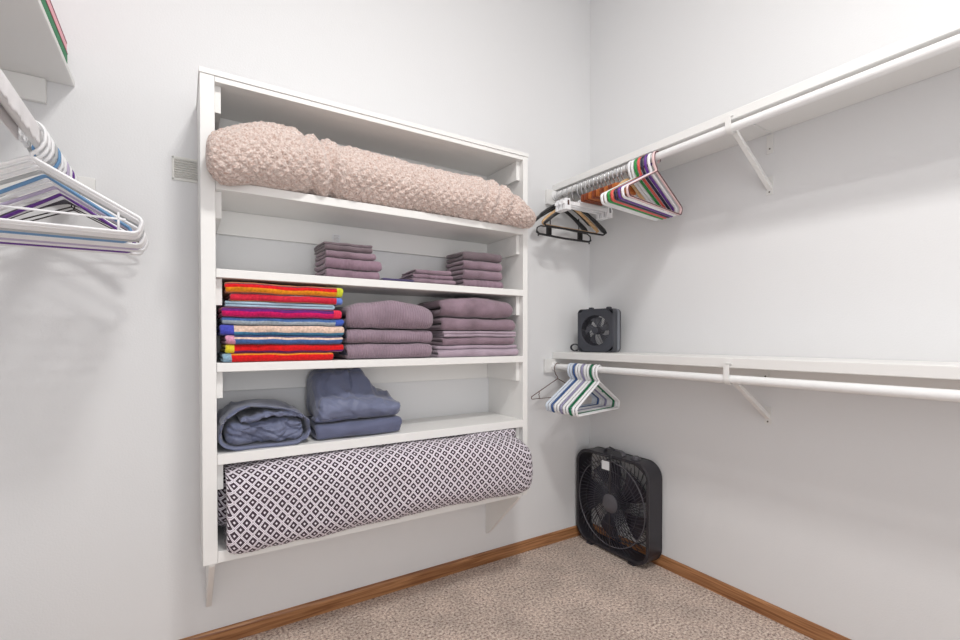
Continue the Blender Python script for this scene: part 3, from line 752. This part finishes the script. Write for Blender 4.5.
def tubular(mm, s_, w=.42, notch=False, edge=None, midbar=False):
    key = ('t', mm.name, s_, w, notch, midbar, edge.name if edge else '')
    if key in HG: o = HG[key].copy(); COL.objects.link(o); return o
    m = MB(); h = w/2
    m.tube(hook_path(s_, .0262, .0046), 0, 8, flat=(.0042, .0068))
    tri = rounded([(0, 0, -.080), (-h, 0, -.200), (-h+.012, 0, -.236), (h-.012, 0, -.236), (h, 0, -.200)], [.012, .016, .016, .016, .016])
    m.tube(tri, 0, 8, closed=True, flat=(.0048, .0070))
    if notch:
        for q in (-1, 1):
            m.tube([(q*h*.42, 0, -.128), (q*h*.42, 0, -.140), (q*(h*.42+.012), 0, -.145), (q*(h*.42+.018), 0, -.142)], .0028, 6)
    if midbar:
        m.tube([(-h+.035, 0, -.196), (h-.035, 0, -.196)], 0, 6, flat=(.003, .004))
        for q in (-1, 1): m.tube([(q*(h-.05), 0, -.178), (q*(h-.05), 0, -.233)], 0, 6, flat=(.003, .004))
    if edge:
        m.cur = 1
        for yy in (-.0076,):
            tr = [Vector((p.x*1.008, yy, p.z*1.004-.0005)) for p in tri]; m.tube(tr, .0022, 6, closed=True)
            hp = [(p[0]-s_*.001*0, yy, p[2]+.0016) for p in hook_path(s_, .0262, .0042)]; m.tube(hp, .0020, 6)
    o = m.build('tubular_hanger', [mm]+([edge] if edge else []), smooth=True, origin=(0, 0, 0)); HG[key] = o
    return o
def wire_hanger(mm, s_, w=.40, clips=False):
    m = MB(); h = w/2
    m.tube(hook_path(s_, .0240, .0022, neck=-.088), .0021, 6)
    tri = rounded([(0, 0, -.086), (-h, 0, -.190), (h, 0, -.190)], [.006, .008, .008]); m.tube(tri, .0021, 6, closed=True)
    if clips:
        for q in (-1, 1): m.tube([(q*h*.62, 0, -.150), (q*h*.62, 0, -.166), (q*h*.66, 0, -.169), (q*h*.62, 0, -.172), (q*h*.62, 0, -.190)], .0019, 6)
    return m.build('wire_hanger', mm, smooth=True, origin=(0, 0, 0))
def contour(mm, s_, hookm, w=.43, bar=True, thick=.016, name='shoulder_hanger', barm=None, clipbar=False, dz=0.):
    t = bpy.data.objects.new(name, None); COL.objects.link(t); t.empty_display_size = .05
    h = w/2
    MB().tube(hook_path(s_, .0238, .0018, neck=-.070-dz), .0018, 6).build('hook', hookm, t, smooth=True)
    m = MB()
    for q in (-1, 1):
        n = 14; vs = []; seg = 10; fs = []
        for k in range(n+1):
            u_ = k/n; x = q*h*u_; zc = -.078-dz-.018*u_-(.085+dz*.6)*u_**1.5; a = .011-.001*u_+.001*math.sin(PI*u_); b_ = .0065+thick*.55*sm(.3, 1, u_)
            if k == n: a *= .4; b_ *= .6
            yc = -.012*u_*u_
            for g in range(seg):
                an = 2*PI*g/seg; vs.append((x, yc+b_*math.cos(an), zc+a*math.sin(an)))
        for k in range(n):
            for g in range(seg): fs.append((k*seg+g, k*seg+(g+1) % seg, (k+1)*seg+(g+1) % seg, (k+1)*seg+g))
        fs += [tuple(range(seg)), tuple(n*seg+g for g in range(seg))]
        m.add(vs, fs)
    m.build('shoulders', mm, t, smooth=True)
    if bar:
        d2 = dz*1.6; MB().tube([(-h+.010, -.008, -.178-d2), (-h+.004, -.008, -.186-d2), (-h+.016, -.006, -.192-d2), (h-.016, -.006, -.192-d2), (h-.004, -.008, -.186-d2), (h-.010, -.008, -.178-d2)], .0050, 8).build('trouser_bar', barm or mm, t, smooth=True)
    if clipbar:
        bb = MB(); bb.tube([(-h*1.04, 0, -.262), (-h*1.02, 0, -.240), (-h*.90, 0, -.228), (0, 0, -.224), (h*.90, 0, -.228), (h*1.02, 0, -.240), (h*1.04, 0, -.262)], .0038, 8)
        bb.tube([(-h*1.04, 0, -.262), (-h*.96, 0, -.272), (0, 0, -.276), (h*.96, 0, -.272), (h*1.04, 0, -.262)], .0062, 8)
        for q in (-1, 1):
            bb.tube([(q*h*.55, 0, -.15), (q*h*.55, 0, -.226)], .003, 6); bb.tube([(q*h*.98, 0, -.27), (q*h*.98, 0, -.285)], .004, 6)
        bb.build('lower_bar', mm, t, smooth=True)
        for q in (-1, 1):
            cb = MB().box(q*h*.60-.014, q*h*.60+.014, -.009, .009, -.272, -.222); cb.build('clip', mm, t, bevel=.003)
    return t
def clamp(mm, s_, w=.15, hookm=None):
    t = bpy.data.objects.new('clamp_hanger', None); COL.objects.link(t); t.empty_display_size = .05
    h = w/2
    MB().tube(hook_path(s_, .0242, .0022, neck=-.080), 0, 8, flat=(.0021, .0042)).build('hook', hookm or SILVER, t, smooth=True)
    for q, nm in ((-1, 'wood_bar'), (1, 'wood_bar')):
        m = MB().rbox(-h, h, min(q*.001, q*.0085), max(q*.001, q*.0085), -.132, -.096, .003, (12, 2, 6), lambda x, y, z: (x, y, z+(.012*(1-(x/h)**2) if z > -.115 else 0)))
        m.build(nm, mm, t, smooth=True)
    MB().box(-.010, .010, -.0105, .0105, -.100, -.074).build('clamp', PBK, t, bevel=.002)
    return t
def clip_hanger(s_, w=.34):
    t = bpy.data.objects.new('clip_hanger', None); COL.objects.link(t); t.empty_display_size = .05
    h = w/2
    MB().tube(hook_path(s_, .0242, .0022, neck=-.095), 0, 8, flat=(.0021, .0042)).build('hook', SILVER, t, smooth=True)
    m = MB(); m.prism([(-.04, -.128), (-.008, -.092), (.008, -.092), (.04, -.128), (h, -.134), (h, -.150), (-h, -.150), (-h, -.134)], -.005, .005, 'y')
    m.build('bar', PW, t, bevel=.002)
    for q in (-1, 1):
        c_ = MB(); c_.prism([(q*(h-.03)-.020, -.178), (q*(h-.03)-.015, -.120), (q*(h-.03)+.015, -.120), (q*(h-.03)+.020, -.178)], -.011, .011, 'y')
        cc = c_.build('clip', PW, t, bevel=.002)
        MB().box(q*(h-.03)-.006, q*(h-.03)+.006, -.0125, -.0112, -.155, -.130).build('spring', SILVER, cc)
    return t
def place(o, rodk, y, rz, lab, grp, sway=0):
    x, z_ = RODS[rodk]; o.location = (x, y, z_+RR); o.rotation_euler = (0, 0, math.radians(rz)); return tag(o, lab, 'hanger', grp)

# upper right rod
gU = 'hangers on the upper right rod'
place(contour(PBK, 1, SILVER, w=.42, bar=False, thick=.024, dz=.015), 'upper', -.062, 3, 'black broad-shouldered hanger nearest the back wall on the upper right rod', gU)
place(contour(PBK, 1, SILVER, w=.40, bar=False, clipbar=True, name='clip_bar_hanger'), 'upper', -.105, 2, 'black hanger with a low clip bar on the upper right rod', gU)
place(contour(WOODT, 1, SILVER, w=.42, thick=.012, name='wooden_hanger', dz=.025), 'upper', -.145, 1, 'tan wooden hanger between the black ones', gU)
place(contour(PBK, 1, SILVER, w=.45, thick=.022, dz=.035), 'upper', -.185, 0, 'black shoulder hanger beside the white clip hangers', gU)
for i, (yy, lab) in enumerate([(-.225, 'white clip hanger nearest the back wall'), (-.255, 'white clip hanger, middle one of three'), (-.285, 'white clip hanger nearest the wooden clamp hangers')]):
    if i == 0: ch0 = clip_hanger(1, .36)
    place(ch0 if i == 0 else copy_tree(ch0), 'upper', yy, .8-.8*i, lab, gU)
ordn = ['first', 'second', 'third', 'fourth', 'fifth', 'sixth', 'seventh', 'eighth', 'ninth', 'tenth']
protos = {}
for i, (mm, cn) in enumerate([(WOODR, 'dark'), (WOODR, 'dark'), (WOODH, 'orange'), (WOODR, 'dark'), (WOODH, 'orange'), (WOODR, 'dark'), (WOODH, 'orange'), (WOODR, 'dark'), (WOODH, 'orange')]):
    if mm.name not in protos: o = protos[mm.name] = clamp(mm, 1, .15)
    else: o = copy_tree(protos[mm.name])
    place(o, 'upper', -.313-i*.0262, random.uniform(-1.5, 1.5), '%s wooden clamp hanger, %s of the wooden row from the back wall' % (cn, ordn[i]), gU)
place(contour(WOODT, 1, SILVER, w=.30, thick=.008, bar=False, name='wooden_hanger'), 'upper', -.5475, 8, 'small tan wooden hanger just behind the coloured plastic hangers', gU)
tl = [(PW, 'white tubular hanger, rearmost of the coloured bunch', None), (PW, 'white tubular hanger directly behind the green one', None), (PGG, 'bright green tubular hanger behind the coral one', None), (PCO, 'coral tubular hanger between green and navy', None), (PNV, 'dark navy tubular hanger behind the purple one', None),
      (PPU, 'purple tubular hanger between navy and white', None), (PW, 'white tubular hanger just behind the pink one', None), (PPK, 'pale pink tubular hanger edged in maroon, nearest on the upper right rod', PBR)]
for i, (mm, lab, ed) in enumerate(tl):
    place(tubular(mm, 1, .488, notch=(i in (5,)), edge=ed), 'upper', -.568-i*.0185-(.006 if ed else 0), 8.0+.2*i, lab, gU)
# lower right rod
gL = 'hangers on the lower right rod'
place(wire_hanger(COPPER, 1, .45, True), 'lower', -.048, 2, 'brown wire hanger nearest the back wall on the lower right rod', gL)
ll = [(PLB, 'ice white tubular hanger behind all other plastic ones on the lower rod'), (PLB, 'ice white tubular hanger just behind the steel blue one'), (PBL, 'steel blue tubular hanger on the lower rod'), (PW, 'white tubular hanger just in front of the steel blue one'),
      (PW, 'white tubular hanger just behind the lilac grey one'), (PGP, 'lilac grey tubular hanger on the lower rod'), (PW, 'white tubular hanger just in front of the lilac grey one'), (PW, 'white tubular hanger just behind the dark green one'), (PGR, 'dark green tubular hanger on the lower rod'),
      (PW, 'white tubular hanger in front of the dark green one'), (PW, 'white tubular hanger nearest the camera on the lower rod')]
for i, (mm, lab) in enumerate(ll):
    place(tubular(mm, 1, .42, notch=(mm in (PGR,))), 'lower', -.158-i*.0205, 9+.35*i, lab, gL)
# left rod
gl = 'hangers on the left rod'
place(wire_hanger(DWIRE, -1, .42), 'left', -.060, 2, 'black wire hanger nearest the back wall on the left rod', gl)
place(wire_hanger(DWIRE, -1, .43), 'left', -.100, 1, 'black wire hanger second from the back wall on the left rod', gl)
place(contour(PCH, -1, COPPER, w=.36, thick=.020, bar=False), 'left', -.150, 0, 'charcoal shoulder hanger in the middle of the white left-hand bunch', gl)
lf = [(PW, 'white tubular hanger farthest back in the left bunch', 0, .40), (PPU, 'purple tubular hanger in the left bunch', 0, .35), (PW, 'white tubular hanger in front of the purple one on the left rod', 0, .42), (PLAV, 'lavender tubular hanger in the left bunch', 0, .40), (PW, 'white tubular hanger in front of the lavender one on the left rod', 0, .42),
      (PW, 'white tubular hanger just behind the sky blue one on the left rod', 0, .42), (PSB, 'sky blue tubular hanger in the left bunch', 0, .36), (PLG, 'pale grey tubular hanger in the left bunch', 0, .42), (PW, 'white tubular hanger just in front of the pale grey one on the left rod', 0, .42), (PW, 'white hanger with an extra tie bar, second from the front of the left bunch', 1, .42),
      (PW, 'white tubular hanger at the front of the left bunch', 0, .43)]
for i, (mm, lab, mid, w_) in enumerate(lf):
    place(tubular(mm, -1, w_, midbar=bool(mid)), 'left', -.200-i*.0375, -2.0+.3*i, lab, gl)
# white lace-edged cloth draped over the left rod
LACE = mat_cloth('white_lace_cloth', (236, 234, 236), weave=.6, rough=.9)
vs = []; fs = []; uv = []; NY, NA = 90, 22
for j in range(NY+1):
    y = -.588-.60*j/NY
    drop = .036+.0045*abs(math.sin(y*105))+.003*noise.noise(Vector((y*30, 0, 0)))
    for side in (0, 1):
        for k in range(NA+1):
            rr_ = RR+.0014+.0016*side
            L_ = k/NA
            # front hang, over, back hang
            s0 = .034; tot = s0+PI*rr_+drop; q = tot*L_
            if q < s0: p_ = (-rr_, q-s0)
            elif q < s0+PI*rr_: a = (q-s0)/rr_; p_ = (-rr_*math.cos(a), rr_*math.sin(a))
            else: p_ = (rr_+.002*math.sin(y*80)*((q-s0-PI*rr_)/drop), -(q-s0-PI*rr_))
            vs.append((p_[0]+RODS['left'][0], y, p_[1]+RODS['left'][1])); uv.append((y, q))
R2 = 2*(NA+1)
for j in range(NY):
    for k in range(NA):
        a = j*R2+k; fs.append((a, a+1, a+R2+1, a+R2)); a2 = a+NA+1; fs.append((a2, a2+R2, a2+R2+1, a2+1))
    for k in (0, NA): a = j*R2+k; fs.append((a, a+R2, a+R2+NA+1, a+NA+1))
for j in (0, NY):
    for k in range(NA): a = j*R2+k; fs.append((a, a+1, a+NA+2, a+NA+1))
m = MB(); m.add(vs, fs, uv); o = m.build('rod_cloth', LACE, smooth='all'); tag(o, 'white cloth with a scalloped edge draped over the left rod', 'cloth')

# ------------------------------------------------------------------ box fan on the floor
def rrect(w, h, r, n=8):
    pts = []
    for cx, cz, a0 in ((w-r, h-r, 0), (-w+r, h-r, 90), (-w+r, -h+r, 180), (w-r, -h+r, 270)):
        for k in range(n+1): a = math.radians(a0+90*k/n); pts.append((cx+r*math.cos(a), cz+r*math.sin(a)))
    return pts
def ring(m, outer, inner, y0, y1):
    n = len(outer)
    vs = [(p[0], y0, p[1]) for p in outer]+[(p[0], y1, p[1]) for p in outer]+[(p[0], y0, p[1]) for p in inner]+[(p[0], y1, p[1]) for p in inner]
    fs = []
    for i in range(n):
        j = (i+1) % n
        fs += [(i, j, n+j, n+i), (2*n+i, 3*n+i, 3*n+j, 2*n+j), (i, 2*n+i, 2*n+j, j), (n+i, n+j, 3*n+j, 3*n+i)]
    m.add(vs, fs)
def off(pts, c, dz): return [(p[0]+c, p[1]+dz) for p in pts]
FH, FW, FDp = .266, .256, .112
f = thing('box_fan', 'black square box fan standing on the carpet in the corner', 'fan', (-.0145-FDp/2, -.278, .0005), math.radians(-90))
zc = .012+FH
m = MB(); ring(m, off(rrect(FW, FH, .085), 0, zc), off(rrect(FW-.010, FH-.010, .076), 0, zc), -FDp/2+.006, FDp/2-.002); m.build('housing', FAND, f, smooth=True, bevel=.003)
for nm, ya, yb_ in (('front_bezel', -FDp/2, -FDp/2+.010), ('rear_bezel', FDp/2-.010, FDp/2)):
    m = MB(); ring(m, off(rrect(FW+.002, FH+.002, .087), 0, zc), off(rrect(FW-.015, FH-.015, .072), 0, zc), ya, yb_); m.build(nm, FAND, f, smooth=True, bevel=.003)
def grille(name, yy, nsp, r0=.046, hub=.052):
    m = MB()
    for k in range(nsp):
        a0 = 2*PI*k/nsp; pts = []
        for q in range(9):
            t = q/8; a = a0+.42*t; ca, sa = math.cos(a), math.sin(a)
            # out to the rounded square opening
            lim = min((FW-.018)/max(1e-6, abs(ca)), (FH-.018)/max(1e-6, abs(sa)), .272)
            rr_ = r0+(lim-r0)*t; pts.append((rr_*ca, yy-.004*math.sin(PI*t)*(1 if yy < 0 else -1), zc+rr_*sa))
        m.tube(pts, .0018, 5)
    for r_ in (.12, .180):
        m.tube([(r_*math.cos(2*PI*k/48), yy-(.003 if yy < 0 else -.003), zc+r_*math.sin(2*PI*k/48)) for k in range(48)], .0016, 5, closed=True)
    g = m.build(name, FANG, f, smooth=True)
    m = MB(); m.tube([(.234*math.cos(2*PI*k/64), yy-(.004 if yy < 0 else -.004), zc+.234*math.sin(2*PI*k/64)) for k in range(64)], .0032, 8, closed=True); m.build('ring', FANH, g, smooth=True)
    s_ = -1 if yy < 0 else 1
    MB().lathe([(hub, s_*.0), (hub, s_*.005), (hub*.9, s_*.009), (hub*.3, s_*.010), (.001, s_*.010)], (0, yy, zc), 'y', 32).build('hub_cap', FANH, g, smooth=True)
    return g
grille('front_grille', -FDp/2+.008, 64); grille('rear_grille', FDp/2-.008, 44)
m = MB(); m.box(-.007, .007, -FDp/2+.0015, -FDp/2+.005, zc+.05, zc+FH-.016); m.box(-.004, .004, -FDp/2+.0015, -FDp/2+.005, zc-FH+.016, zc-.05); m.build('brace_bar', FAND, f, bevel=.001)
MB().lathe([(.045, -.030), (.045, .028), (.03, .03)], (0, 0, zc), 'y', 24).build('motor', FAND, f, smooth=True)
for k in range(5):
    a0 = 2*PI*k/5+.5; vs = []; nr, na = 8, 8
    for sd in (0, 1):
        for i in range(nr+1):
            r_ = .047+.168*i/nr
            for j in range(na+1):
                u_ = j/na-.5; wdt = (.42+.30*i/nr-.12*(i/nr)**3)
                a = a0+u_*wdt*1.45+.22*(i/nr); y = -.020*u_*2*(1-.25*i/nr)+(.0018 if sd else 0)
                vs.append((r_*math.cos(a), y, zc+r_*math.sin(a)))
    fs = []; n_ = (nr+1)*(na+1)
    for i in range(nr):
        for j in range(na):
            a = i*(na+1)+j; fs.append((a, a+1, a+na+2, a+na+1)); fs.append((n_+a, n_+a+na+1, n_+a+na+2, n_+a+1))
    for i in range(nr):
        for j in (0, na): a = i*(na+1)+j; fs.append((a, a+na+1, n_+a+na+1, n_+a))
    for j in range(na):
        for i in (0, nr): a = i*(na+1)+j; fs.append((a, a+1, n_+a+1, n_+a))
    m = MB(); m.add(vs, fs); m.build('blade', FANB, f, smooth=True)
zt = zc+FH
MB().tube([(-.085, 0, zt), (-.080, 0, zt+.014), (-.06, 0, zt+.022), (.03, 0, zt+.022), (.05, 0, zt+.014), (.055, 0, zt)], 0, 10, flat=(.005, .016)).build('handle', FANH, f, smooth=True)
MB().lathe([(.024, 0), (.024, .008), (.018, .010), (.016, .018), (.012, .019)], (.135, -.005, zt+.001), 'z', 24).build('knob', FANH, f, smooth=True)
MB().box(-.050, .004, -FDp/2-.0072, -FDp/2-.0062+.001, zt-.082, zt-.034).build('paper_label', PAPER, f)
for q in (-1, 1):
    MB().prism([(q*.15-.022, 0), (q*.15+.022, 0), (q*.15+.016, .0125), (q*.15-.016, .0125)], -FDp/2-.006, FDp/2-.004, 'y').build('foot', FAND, f, bevel=.002)
# cord coming over the top
q = [(.005, -.02, zt+.030), (.016, -.062, zt+.010), (.018, -.0665, zt-.03), (.018, -.0665, zt-.10), (.016, -.0655, zt-.17)]
MB().tube([(-.05, .0, zt+.031), (-.02, -.01, zt+.031)]+q, .0035, 8).build('power_cord', FAND, f, smooth=True)

# ------------------------------------------------------------------ small desk fan on the lower shelf
nx_, ny_ = -.95, -.31
f = thing('small_box_fan', 'small dark grey square fan on the lower right shelf', 'fan', (-.143, -.214, 1.1135), math.atan2(ny_, nx_)+PI/2)
W_, H_, D_ = .107, .119, .050
zc = .002+H_
m = MB(); ring(m, off(rrect(W_, H_, .022), 0, zc), off(rrect(W_-.006, H_-.006, .018), 0, zc), -D_, D_); m.build('case', [HSG], f, smooth=True, bevel=.003)
m = MB(); ring(m, off(rrect(W_+.002, H_+.0015, .024), 0, zc), off(rrect(W_-.001, H_-.001, .021), 0, zc), .000, .028); m.build('side_band', HSG2, f, smooth=True, bevel=.002)
circ = [(.083*math.cos(2*PI*k/36-PI/4*0), .083*math.sin(2*PI*k/36)) for k in range(36)]
outer = off(rrect(W_-.003, H_-.003, .020, 8), 0, 0); 
# face plate with a round opening (angular resampling of the rounded square)
op = []
for k in range(36):
    a = 2*PI*k/36; ca, sa = math.cos(a), math.sin(a)
    best = min((W_-.003)/max(1e-6, abs(ca)), (H_-.003)/max(1e-6, abs(sa))); best = min(best, .134); op.append((best*ca, best*sa))
m = MB(); ring(m, off(op, 0, zc), off(circ, 0, zc), -D_-.003, -D_+.006); m.build('face_plate', HSG, f, smooth=True, bevel=.001)
m = MB(); ring(m, off(op, 0, zc), off(circ, 0, zc), D_-.004, D_+.001); m.build('rear_plate', HSG, f, smooth=True)
m = MB()
for r_ in [.018+.0065*k for k in range(11)]: m.tube([(r_*math.cos(2*PI*k/36), -D_-.001, zc+r_*math.sin(2*PI*k/36)) for k in range(36)], .0009, 4, closed=True)
for k in range(12): a = 2*PI*k/12; m.tube([(.012*math.cos(a), -D_, zc+.012*math.sin(a)), (.084*math.cos(a), -D_, zc+.084*math.sin(a))], .0012, 5)
g = m.build('grille', HBL, f, smooth=True)
MB().lathe([(.018, 0), (.018, -.004), (.012, -.006)], (0, -D_, zc), 'y', 20).build('hub_cap', HSG, g, smooth=True)
MB().lathe([(.022, -.02), (.022, .03), (.01, .031)], (0, 0, zc), 'y', 20).build('motor', HBL, f, smooth=True)
FBL = mat('small_fan_blade', (120, 122, 130), rough=.25)
for k in range(5):
    a0 = 2*PI*k/5+.2; vs = []
    for sd in (0, 1):
        for i in range(6):
            r_ = .022+.052*i/5
            for j in range(6):
                u_ = j/5-.5; a = a0+u_*(.55+.35*i/5)+.3*i/5; vs.append((r_*math.cos(a), -.012-.022*u_+.0015*sd, zc+r_*math.sin(a)))
    fs = []
    for i in range(5):
        for j in range(5): a = i*6+j; fs.append((a, a+1, a+7, a+6)); fs.append((36+a, 42+a, 43+a, 37+a))
    for i in range(5):
        for j in (0, 5): a = i*6+j; fs.append((a, a+6, 42+a, 36+a)); 
        for r0 in (0, 30): a = r0+i; fs.append((a, a+1, 37+a, 36+a))
    m = MB(); m.add(vs, fs); m.build('blade', FBL, f, smooth=True)
for q in (-.045, .06):
    MB().rbox(q-.011, q+.011, -.018, .012, zc+H_, zc+H_+.011, .004, (4, 4, 3)).build('top_lug', HSG, f, smooth=True)
for q in (-.07, .07): MB().box(q-.014, q+.014, -D_+.004, D_-.004, 0, .0022).build('foot', HBL, f)
pts = [(-W_+.006, .03, .022), (-W_-.006, .028, .020)]
for k in range(40):
    a = k/39*2*2*PI-PI/2
    pts.append((-W_-.036+.030*math.sin(a+PI/2)*.9-.006, -.010+.018*k/39, .024+.0195*math.sin(a)))
MB().tube(pts, .0034, 8).build('power_cord', HBL, f, smooth=True)

# ------------------------------------------------------------------ light
def area(name, loc, rot, sx, sy, power, c=(1, 1, 1)):
    l = bpy.data.lights.new(name, 'AREA'); l.shape = 'RECTANGLE'; l.size = sx; l.size_y = sy; l.energy = power; l.color = c
    o = bpy.data.objects.new(name, l); COL.objects.link(o); o.location = loc; o.rotation_euler = rot; return o
# ceiling fixture
t = thing('ceiling_light', 'round flush ceiling light in the middle of the closet ceiling', 'ceiling light', (-1.60, -1.95, H-.0005))
MB().lathe([(.17, 0), (.17, -.02), (.15, -.026)], (0, 0, 0), 'z', 40).build('base', STEELW, t, smooth=True)
EM, nt, p = nodes('lamp_glass'); p.inputs['Emission Color'].default_value = (1, .97, .93, 1); p.inputs['Emission Strength'].default_value = 6
MB().lathe([(.145, -.027), (.14, -.05), (.11, -.075), (.06, -.09), (.001, -.094)], (0, 0, 0), 'z', 40).build('glass_diffuser', EM, t, smooth=True)
area('ceiling_lamp_light', (-1.60, -1.95, H-.11), (0, 0, 0), .34, .34, 39, (1, .985, .96))
# daylight from the bright bedroom through the open doorway behind the camera
area('doorway_light', (-2.0, YF-.06, 1.25), (math.radians(90), 0, 0), .88, 1.6, 16.5, (.97, .985, 1.0))
W = bpy.data.worlds.new('world'); S.world = W; W.use_nodes = True
W.node_tree.nodes['Background'].inputs[0].default_value = (.9, .95, 1, 1); W.node_tree.nodes['Background'].inputs[1].default_value = .6

# ------------------------------------------------------------------ camera
cam = bpy.data.cameras.new('camera'); co = bpy.data.objects.new('camera', cam); COL.objects.link(co); S.camera = co
cam.sensor_width = 36; cam.lens = 36*470/960; cam.clip_start = .02
P_ = math.radians(-.7)
co.location = (-2.11, -2.08, 1.187); co.rotation_euler = (PI/2+P_, 0, -math.radians(32.3))
cam.shift_y = (19+470*math.tan(-P_))/960
S.view_settings.view_transform = 'Standard'; S.view_settings.look = 'None'; S.view_settings.gamma = 1; S.view_settings.use_curve_mapping = False
S.view_settings.exposure = 0.06
